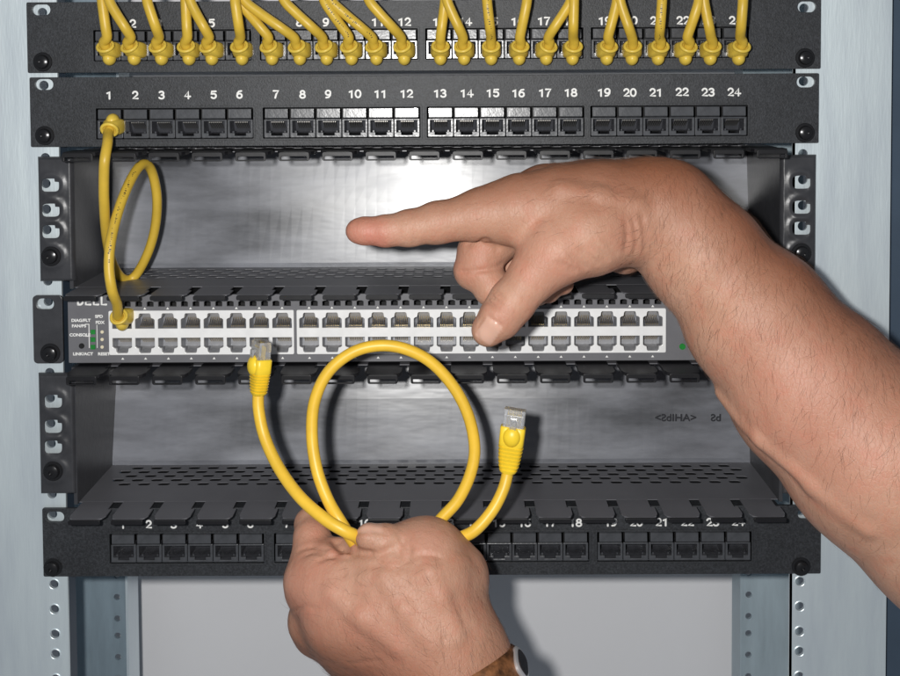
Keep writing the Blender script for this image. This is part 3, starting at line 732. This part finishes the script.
# ------------------------------------------------------------------ SDF bodies
class Field:
    def __init__(s, lo, hi, h):
        s.h = h; s.lo = np.array(lo, float); n = np.ceil((np.array(hi)-lo)/h).astype(int)+1; s.n = n
        s.ax = [s.lo[i]+h*np.arange(n[i]) for i in range(3)]
        s.D = np.full(n, 60., np.float32)
    def sl(s, lo, hi):
        a = np.clip(((lo-s.lo)/s.h).astype(int), 0, s.n-1); b = np.clip(((hi-s.lo)/s.h).astype(int)+2, 1, s.n)
        return tuple(slice(int(a[i]), int(b[i])) for i in range(3))
    def cone(s, p, q, r1, r2, k, sub=False, flat=None):
        p = np.array(p, float); q = np.array(q, float); m = max(r1, r2)+k*1.5+4
        S_ = s.sl(np.minimum(p, q)-m, np.maximum(p, q)+m)
        X = s.ax[0][S_[0]][:,None,None]; Y = s.ax[1][S_[1]][None,:,None]; Z = s.ax[2][S_[2]][None,None,:]
        d = q-p; L2 = d@d+1e-9
        t = np.clip(((X-p[0])*d[0]+(Y-p[1])*d[1]+(Z-p[2])*d[2])/L2, 0, 1)
        ts = t*t*(3-2*t) if not sub else t
        dist = np.sqrt((X-p[0]-t*d[0])**2+(Y-p[1]-t*d[1])**2*(1 if flat is None else flat)+(Z-p[2]-t*d[2])**2)-(r1+(r2-r1)*ts)
        D = s.D[S_]
        if sub:
            hh = np.clip(.5-.5*(D+dist)/k, 0, 1); s.D[S_] = (D*(1-hh)-dist*hh+k*hh*(1-hh)).astype(np.float32)
        else:
            hh = np.clip(.5+.5*(D-dist)/k, 0, 1); s.D[S_] = (D*(1-hh)+dist*hh-k*hh*(1-hh)).astype(np.float32)
    def sample(s, P):
        u = (np.array(P)-s.lo)/s.h; i = np.floor(u).astype(int); i = np.clip(i, 0, s.n-2); f = np.clip(u-i, 0, 1); r = 0
        for a in (0,1):
            for b in (0,1):
                for c in (0,1):
                    w = (f[...,0] if a else 1-f[...,0])*(f[...,1] if b else 1-f[...,1])*(f[...,2] if c else 1-f[...,2])
                    r = r+w*s.D[i[...,0]+a, i[...,1]+b, i[...,2]+c]
        return r
    def hit(s, px, py):
        d = at(px, py, 0)-CP; ys = np.arange(s.lo[1]+1, s.lo[1]+s.h*(s.n[1]-2), .4)
        t = (ys-CP[1])/d[1]; P = CP+d*t[:,None]; v = s.sample(P); w = np.where(v < 0)[0]
        return P[w[0]] if len(w) else None
    def crease(s, pts, r=.9, depth=.35, k=1.2):
        H = [s.hit(a, b) for a, b in pts]; H = [h for h in H if h is not None]
        for i in range(len(H)-1):
            if np.linalg.norm(H[i+1]-H[i]) > 25: continue
            n = 4
            a, b = H[i].copy(), H[i+1].copy(); a[1] -= r-depth; b[1] -= r-depth
            s.cone(a, b, r, r, k, sub=True)
    def surface(s):
        D = s.D; neg = D < 0; n = s.n
        c = neg[:-1,:-1,:-1].astype(np.int8)
        cnt = np.zeros(c.shape, np.int8)
        for a in (0,1):
            for b in (0,1):
                for e in (0,1): cnt += neg[a:n[0]-1+a, b:n[1]-1+b, e:n[2]-1+e]
        act = (cnt > 0) & (cnt < 8); I = np.argwhere(act); idx = -np.ones(act.shape, np.int32); idx[act] = np.arange(len(I))
        acc = np.zeros((len(I), 3)); ac = np.zeros(len(I))
        C = [(a,b,e) for a in (0,1) for b in (0,1) for e in (0,1)]
        for u in C:
            for v in C:
                if u < v and sum(abs(u[i]-v[i]) for i in range(3)) == 1:
                    du = D[I[:,0]+u[0], I[:,1]+u[1], I[:,2]+u[2]]; dv = D[I[:,0]+v[0], I[:,1]+v[1], I[:,2]+v[2]]
                    m = (du < 0) != (dv < 0); t = np.where(m, du/(du-dv+1e-12), 0)
                    P = np.array(u)[None]+(np.array(v)-np.array(u))[None]*t[:,None]
                    acc += P*m[:,None]; ac += m
        V = s.lo+(I+acc/ac[:,None])*s.h
        Fs = []
        for axn in range(3):
            b, c_ = (axn+1)%3, (axn+2)%3
            sl0 = [slice(None)]*3; sl1 = [slice(None)]*3; sl0[axn] = slice(0, n[axn]-1); sl1[axn] = slice(1, n[axn])
            cr = neg[tuple(sl0)] != neg[tuple(sl1)]
            E_ = np.argwhere(cr); ok = (E_[:,b] > 0) & (E_[:,c_] > 0) & (E_[:,b] < n[b]-1) & (E_[:,c_] < n[c_]-1); E_ = E_[ok]
            def g(db, dc): q = E_.copy(); q[:,b] -= db; q[:,c_] -= dc; return idx[q[:,0], q[:,1], q[:,2]]
            quad = np.stack([g(1,1), g(0,1), g(0,0), g(1,0)], 1)
            flip = ~neg[E_[:,0], E_[:,1], E_[:,2]]
            quad[flip] = quad[flip][:, ::-1]; Fs.append(quad)
        return V, np.concatenate(Fs)

def P3(px, py, Y): return at(px, py, Y)
def chain(Fd, pts, k, k0=None, flat=None):
    """pts (px,py,Y,radius in photo pixels)"""
    for i in range(len(pts)-1):
        a, b = pts[i], pts[i+1]
        Fd.cone(P3(*a[:3]), P3(*b[:3]), a[3]*mmpx(a[2]), b[3]*mmpx(b[2]), (k0 if (k0 and i == 0) else k), flat=flat)

def smooth_mesh(V, Fq, it=2):
    n = len(V)
    e = np.concatenate([Fq[:,[0,1]], Fq[:,[1,2]], Fq[:,[2,3]], Fq[:,[3,0]]])
    for _ in range(it):
        A = np.zeros_like(V); c = np.zeros(n)
        np.add.at(A, e[:,0], V[e[:,1]]); np.add.at(c, e[:,0], 1)
        np.add.at(A, e[:,1], V[e[:,0]]); np.add.at(c, e[:,1], 1)
        V = np.where(c[:,None] > 0, V*.5+.5*A/np.maximum(c, 1)[:,None], V)
    return V
def blob(V, px, py, Y, r, soft=1.):
    d = np.linalg.norm(V-at(px, py, Y), axis=1); return np.clip(1-(d/(r*mmpx(Y)))**2, 0, 1)**soft
def project(V):
    q = (V-CP) @ R; return PPX+F*q[:,0]/q[:,1], PPY-F*q[:,2]/q[:,1]
def body_object(Fd, label, tintf):
    V, Q = Fd.surface(); used = np.unique(Q); mp_ = np.zeros(len(V), np.int64); mp_[used] = np.arange(len(used)); V = V[used]; Q = mp_[Q]; V = smooth_mesh(V, Q, 2)
    off = V.mean(0); off[2] = V[:,2].min()
    me = bpy.data.meshes.new('person'); me.vertices.add(len(V)); me.vertices.foreach_set('co', ((V-off)*S).ravel().astype(np.float32))
    me.loops.add(len(Q)*4); me.loops.foreach_set('vertex_index', Q.ravel().astype(np.int32))
    me.polygons.add(len(Q)); me.polygons.foreach_set('loop_start', (np.arange(len(Q))*4).astype(np.int32))
    me.update(calc_edges=True); me.validate()
    me.polygons.foreach_set('use_smooth', [True]*len(me.polygons))
    t = tintf(V); ca = me.color_attributes.new('tint', 'FLOAT_COLOR', 'POINT')
    ca.data.foreach_set('color', np.concatenate([np.clip(t, 0, 1), np.ones((len(V),1))], 1).ravel().astype(np.float32))
    me.materials.append(m_skin)
    o = bpy.data.objects.new('person', me); COL.objects.link(o); o.location = off*S
    o['label'] = label; o['category'] = 'person'; o['_off'] = [float(x) for x in off]
    N = np.zeros(len(V)*3, np.float32); me.vertex_normals.foreach_get('vector', N); return o, V, N.reshape(-1, 3)
def hairs(root, V, N, dens, dirf, L, rad, seed=1):
    """fine hair strands lying along the limb"""
    rg = np.random.default_rng(seed); px, py = project(V); w = dens(px, py, V)*(N[:,1] < .55)
    idx = np.where(rg.random(len(V)) < w)[0]; mb = MB(); vs = []; fs = []
    for i in idx:
        p, n = V[i], N[i]; d = dirf(px[i], py[i]); d = d+rg.normal(0, .28, 3); d = d-n*(d@n); d /= np.linalg.norm(d)+1e-9
        l = L*rg.uniform(.5, 1.2); sd = np.cross(d, n); o = len(vs); bend = rg.normal(0, .22)
        for k in range(4):
            t = k/3; c = p+d*l*t+n*(.12+l*(.30*t-.22*t*t))+sd*bend*l*t*t; r = rad*(1-.8*t)
            for a in (0, 2.1, 4.2): vs.append(c+sd*r*math.cos(a)+n*r*math.sin(a))
        for k in range(3):
            for a in range(3): fs.append((o+k*3+a, o+k*3+(a+1)%3, o+(k+1)*3+(a+1)%3, o+(k+1)*3+a))
    mb.v = [tuple(x) for x in vs]; mb.f = fs
    off = list(root['_off']); me = bpy.data.meshes.new('arm_hair'); me.from_pydata([((x-off[0])*S, (y-off[1])*S, (z-off[2])*S) for x, y, z in mb.v], [], fs)
    o = part('arm_hair', me, m_hair, root); o['kind'] = 'stuff'; return o

# ---- upper, pointing hand with forearm
lo = np.minimum(at(335,140,-150), at(335,140,0)); hi = at(1010,140,-10)
zlo = at(1010,760,-90)[2]
A = Field((at(335,300,-60)[0]-4, -150, zlo), (at(1010,300,-80)[0], -10, at(600,140,-60)[2]), 1.15)
# forearm
chain(A, [(660,215,-62,48),(706,258,-66,56),(758,320,-74,71),(816,392,-84,84),(882,455,-96,96),(960,525,-108,100),(1040,600,-118,100)], 8)
chain(A, [(640,212,-60,47),(666,214,-60,50),(704,258,-66,54)], 10)
# metacarpal block, wrist to knuckles
chain(A, [(642,211,-62,46),(600,212,-66,47),(560,211,-68,42),(520,210,-70,32),(497,212,-70,25)], 10)
chain(A, [(640,205,-48,40),(590,205,-42,40),(545,203,-38,34),(515,206,-36,26)], 12)
chain(A, [(640,215,-34,34),(590,222,-26,36),(550,224,-24,28)], 12)
# thenar mass and thumb
chain(A, [(618,228,-74,36),(585,236,-80,38),(556,252,-86,29),(541,266,-88,24)], 9)
chain(A, [(556,252,-86,27),(530,280,-90,22.5),(512,302,-92,22.5),(500,318,-93,20.5),(488,330,-93,17)], 4, 8)
# index finger
chain(A, [(515,212,-72,28),(480,215,-74,25),(438,222.5,-76,20.5),(410,228,-78,17.6),(386,231,-79,15),(364,231,-79,13.0),(357,231,-79,11.5)], 4, 9)
# curled middle, ring, little fingers
B3 = [(512,226,-52,25),(482,252,-54,24),(474,270,-56,21)]
chain(A, B3, 3, 5)
chain(A, [(480,268,-58,20),(492,288,-62,18),(512,290,-50,15)], 3, 3)
chain(A, [(530,232,-34,24),(515,268,-36,20),(535,290,-40,15),(548,291,-52,12.5)], 3, 5)
chain(A, [(556,238,-24,20),(548,268,-30,16),(556,283,-42,12),(563,284,-50,11)], 3, 4)
# heel of the hand showing under the wrist
chain(A, [(590,240,-40,30),(625,252,-36,20),(640,252,-36,15)], 6)
A.crease([(468,243),(485,241),(498,248)], 1.6, .6, 2.5)
A.crease([(458,272),(475,271),(492,269),(503,264)], 1.0, .5, 1.6)
for q in ([(626,222),(628,236),(626,250)], [(633,220),(637,236),(636,252)], [(641,214),(645,232),(645,250)]): A.crease(q, 1.1, .35, 1.8)
for q in ([(560,262),(575,272)], [(570,255),(586,268)], [(582,250),(598,264)], [(594,246),(608,259)], [(604,240),(617,254)]): A.crease(q, 1.2, .2, 2.)
A.crease([(413,229),(414,237),(416,244)], .8, .2, 1.); A.crease([(380,238),(382,244)], .8, .2, 1.)
for dx in (0, 4, 8): A.crease([(486+dx*.9,300-dx*1.3),(497+dx,308-dx*1.3)], .8, .22, 1.1)
A.crease([(481,320),(488,316),(498,322),(502,330)], .7, .35, .7); A.crease([(481,320),(477,332),(479,341)], .6, .25, .7)
for q in ([(722,395),(762,440),(815,488),(870,530)], [(560,190),(600,196),(640,206)]):
    H = [A.hit(a, b) for a, b in q]
    for i in range(len(H)-1):
        if H[i] is None or H[i+1] is None: continue
        a, b = H[i].copy(), H[i+1].copy(); a[1] += 2.8; b[1] += 2.8; A.cone(a, b, 2.4, 2.4, 6.)
def tintA(V):
    px, py = project(V); t = np.zeros((len(V), 3))
    t[:,0] = .6*blob(V,362,236,-79,34,.8)+.35*blob(V,385,238,-84,24)+.22*blob(V,474,262,-60,34)+.18*blob(V,545,262,-100,44)+.2*np.clip((py-255)/60, 0, 1)*(px > 560)*(px < 640)
    t[:,0] += .12*blob(V,630,234,-95,26)+.10*np.clip(np.sin((px-626)*.85)*1.5, 0, 1)*(np.abs(px-634)<14)*np.clip(1-np.abs(py-236)/24, 0, 1)
    t[:,0] += .30*blob(V,800,420,-150,150)+.25*blob(V,500,316,-105,22)
    # sun-browned outer side of hand and forearm, with edge shading painted in
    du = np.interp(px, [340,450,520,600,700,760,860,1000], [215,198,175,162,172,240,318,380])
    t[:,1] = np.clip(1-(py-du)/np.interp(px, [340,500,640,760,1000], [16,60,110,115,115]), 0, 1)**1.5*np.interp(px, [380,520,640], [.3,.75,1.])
    ii = ((px-488.5)/9.5)**2+((py-331)/11.5)**2
    ang = .6; u = (px-489)*math.cos(ang)+(py-331)*math.sin(ang); v = -(px-489)*math.sin(ang)+(py-331)*math.cos(ang)
    t[:,2] = np.clip((1.12-np.maximum(np.abs(u)/9.5, 1.0*np.abs(v)/11.5)**3)*4, 0, 1)*(V[:,1] < -98)*.8
    return t
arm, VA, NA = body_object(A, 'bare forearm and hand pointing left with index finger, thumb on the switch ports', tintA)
def dirA(x, y):
    if x < 640: return np.array([-.9, -.05, -.25])*1. 
    return np.array([-.25, -.05, -1.])
def densA(x, y, V):
    w = np.interp(x, [470,520,600,650,1000], [0,.012,.045,.075,.07]); w = w*np.where((x < 620) & (y > 225), .15, 1)
    du = np.interp(x, [640,700,760,860,1000], [165,172,240,318,380]); w = w*np.where(x > 620, np.interp(y-du, [0,60,130,190,230], [1.3,1.2,.8,.3,.12]), 1)
    return w*(.45+.55*(np.sin(x*.11+y*.05)+np.cos(y*.13) > -.5))
hairs(arm, VA, NA, densA, dirA, 8.5, .042, 3)

# ---- lower hand holding the cable
zlo = at(520,800,-120)[2]
Bf = Field((at(275,600,-80)[0]-6, -160, zlo), (at(640,600,-100)[0]+6, -30, at(400,490,-60)[2]), 1.15)
# forearm and wrist
chain(Bf, [(438,640,-98,55),(464,696,-103,56),(512,770,-108,62),(560,840,-112,68)], 12)
# metacarpals
chain(Bf, [(452,650,-96,50),(420,600,-94,48),(428,568,-92,40),(426,556,-90,33)], 14)
chain(Bf, [(440,655,-94,50),(385,600,-92,46),(382,574,-90,34),(380,566,-88,28)], 14)
chain(Bf, [(430,660,-90,48),(350,610,-86,44),(335,585,-84,36),(324,576,-82,32)], 14)
chain(Bf, [(420,665,-84,42),(356,634,-78,36),(318,618,-74,28)], 11)
chain(Bf, [(410,664,-78,38),(362,648,-72,31),(318,632,-66,22)], 9)
chain(Bf, [(450,600,-86,34),(458,576,-84,26),(440,560,-80,28)], 10)
# finger reaching up behind the cable
chain(Bf, [(316,580,-82,26),(312,556,-76,19.5),(312,538,-70,18),(311,524,-60,16),(311,520,-46,14)], 3, 6)
# knuckle bumps on the left edge
chain(Bf, [(306,580,-84,21),(306,590,-82,20)], 6)
chain(Bf, [(311,622,-76,21),(316,632,-72,20)], 6)
# thumb tip showing between the strands
chain(Bf, [(412,554,-88,20),(386,542,-97,16.5),(369,537,-98,14)], 3, 6)
# bent knuckle of the gripping finger
chain(Bf, [(432,566,-90,32),(424,549,-88,26),(415,543,-80,22)], 5)
chain(Bf, [(432,552,-88,26),(412,548,-90,23)], 6)
# fingers curled round the cable on the far side
for q in ([(318,600,-76,22),(335,575,-60,18),(360,560,-58,14)], [(384,570,-80,22),(392,552,-64,16),(392,568,-54,14)], [(426,560,-80,22),(430,552,-64,17),(420,568,-54,14)]): chain(Bf, q, 3, 4)
Bf.crease([(362,552),(378,554),(396,546)], 1.6, .5, 2.4)
for q in ([(300,549),(312,546),(326,549)], [(304,554),(316,551),(332,556)], [(318,560),(332,556),(350,557)]): Bf.crease(q, 1.1, .5, 1.3)
for q in ([(356,533),(364,530),(376,530),(386,533)], [(336,552),(339,562),(345,574)], [(391,540),(398,552),(399,562)], [(372,566),(388,569),(402,566)], [(410,558),(424,554),(440,557)],
          [(292,612),(304,606),(318,608)], [(352,584),(366,588),(378,586)], [(318,660),(350,664),(380,660)], [(440,640),(460,632),(482,634)]): Bf.crease(q, .8, .28, 1.)
Bf.crease([(333,531),(337,540),(343,547)], 3.2, 2.6, 2.5)
Bf.crease([(342,549),(356,553),(372,553)], 1.2, .5, 1.6)
Bf.crease([(402,540),(410,548),(408,560)], 1.2, .5, 1.6)
# tendons and veins
for q in ([(430,575,-0),(440,600,0),(455,640,0)], [(385,582,0),(405,612,0),(432,645,0)], [(332,596,0),(362,620,0),(400,650,0)]):
    H = [Bf.hit(a, b) for a, b, _ in q]
    for i in range(len(H)-1):
        if H[i] is None or H[i+1] is None: continue
        a, b = H[i].copy(), H[i+1].copy(); a[1] += 3.2; b[1] += 3.2; Bf.cone(a, b, 3.6, 3.4, 5)
def tintB(V):
    px, py = project(V); t = np.zeros((len(V), 3))
    t[:,0] = .4*blob(V,338,540,-95,22)+.25*blob(V,300,590,-100,60)+.25*blob(V,425,535,-110,34)+.35*np.clip((py-560)/110, 0, 1)*np.clip(1-np.abs(px-370)/110, 0, 1)+.2*blob(V,315,525,-80,30)
    t[:,1] = np.clip(np.interp(px-(py-560)*.9, [150,230,300,330], [.75,.55,.1,0]), 0, 1)*np.clip((py-590)/60, 0, 1)+.35*np.clip((py-630)/50, 0, 1)
    t[:,2] = np.clip((1.1-np.maximum(np.abs(px-368)/15., np.abs(py-527)/6.5)**3)*2, 0, 1)*(V[:,1] < -92)*.6
    return t
hand, VB, NB = body_object(Bf, 'lower hand seen from the back gripping the coiled yellow cable, watch on its wrist', tintB)
def dirB(x, y): return np.array([-.75, -.05, .5]) if x < 440 else np.array([.1, -.05, -1.])
def densB(x, y, V):
    return np.interp(y, [545,575,620,660,720], [0,.02,.035,.09,.12])*np.where(x < 330, .25, 1)
hairs(hand, VB, NB, densB, dirB, 7., .042, 5)
# wristwatch: strap follows the wrist, case on its right side
wc = at(469, 689, -103); fd = at(520,800,-108)-at(464,690,-102); fd /= np.linalg.norm(fd); fd[1] = -.38; fd /= np.linalg.norm(fd)
xx = np.cross(fd, [0,1,0]); xx /= np.linalg.norm(xx); yy = np.cross(fd, xx)
st = MB(); n = 96; rad = []; prof = []
for i in range(n):
    a = 2*math.pi*i/n; dr = xx*math.cos(a)+yy*math.sin(a); rs = np.arange(10, 60, .4)
    P = wc+dr*rs[:,None]; v = Bf.sample(P); k = np.where(v > 0)[0]; rad.append(rs[k[0]] if len(k) else 36)
rad = np.array(rad); rad = (rad+np.roll(rad,1)+np.roll(rad,-1)+np.roll(rad,2)+np.roll(rad,-2))/5
for i in range(n):
    a = 2*math.pi*i/n; dr = xx*math.cos(a)+yy*math.sin(a)
    for (rr, ff) in ((-1,-8),(1.4,-8.6),(2.8,-6.5),(3.3,0),(2.8,6.5),(1.4,8.6),(-1,8)): prof.append(wc+dr*(rad[i]+rr)+fd*ff)
for i in range(n):
    for k in range(6): st.f.append((i*7+k, ((i+1)%n)*7+k, ((i+1)%n)*7+k+1, i*7+k+1))
st.v = [tuple(p) for p in prof]
strap = wpart('watch_strap', st, m_strap, hand, smooth=60, label='brown leather watch strap')
ai = int(np.argmin([abs((2*math.pi*i/n)-0) for i in range(n)]))
best = max(range(n), key=lambda i: (xx*math.cos(2*math.pi*i/n)+yy*math.sin(2*math.pi*i/n)) @ np.array([.96,-.28,.1]))
dr = xx*math.cos(2*math.pi*best/n)+yy*math.sin(2*math.pi*best/n); cc = wc+dr*(rad[best]+2.4)
cs = MB(); cs.loft([(cc-dr*1,dr,6,8,3),(cc+dr*.1,dr,6.6,8.6,3),(cc+dr*1.2,dr,6.6,8.6,3),(cc+dr*1.9,dr,5.8,7.8,3),(cc+dr*2.0,dr,5.2,7,3)], n=40)
wpart('watch_case', cs, m_steel, hand, smooth=40, label='small polished steel watch case')
cd_ = MB(); cd_.loft([(cc+dr*2.0,dr,5.0,6.8,3),(cc+dr*2.4,dr,4.6,6.4,3)], n=32); wpart('watch_glass', cd_, m_dial, hand, smooth=40)

# ------------------------------------------------------------------ light: on-camera flash, faint room light
rt, fw, up = R[:,0], R[:,1], R[:,2]
lp = CP - rt*46 + up*16 + fw*2
ld = bpy.data.lights.new('flash', 'POINT'); ld.energy = 16; ld.shadow_soft_size = .011; ld.color = (1., .985, .96)
lo_ = bpy.data.objects.new('flash', ld); COL.objects.link(lo_); lo_.location = lp*S
w = bpy.data.worlds.new('World'); sc.world = w; w.use_nodes = True
bg = w.node_tree.nodes['Background']; bg.inputs[0].default_value = (.74,.82,.93,1); bg.inputs[1].default_value = .16
sc.render.engine = 'CYCLES'
sc.view_settings.view_transform = 'Standard'; sc.view_settings.look = 'None'; sc.view_settings.exposure = 0; sc.view_settings.gamma = 1
for o in bpy.data.objects:
    if '_off' in o: del o['_off']
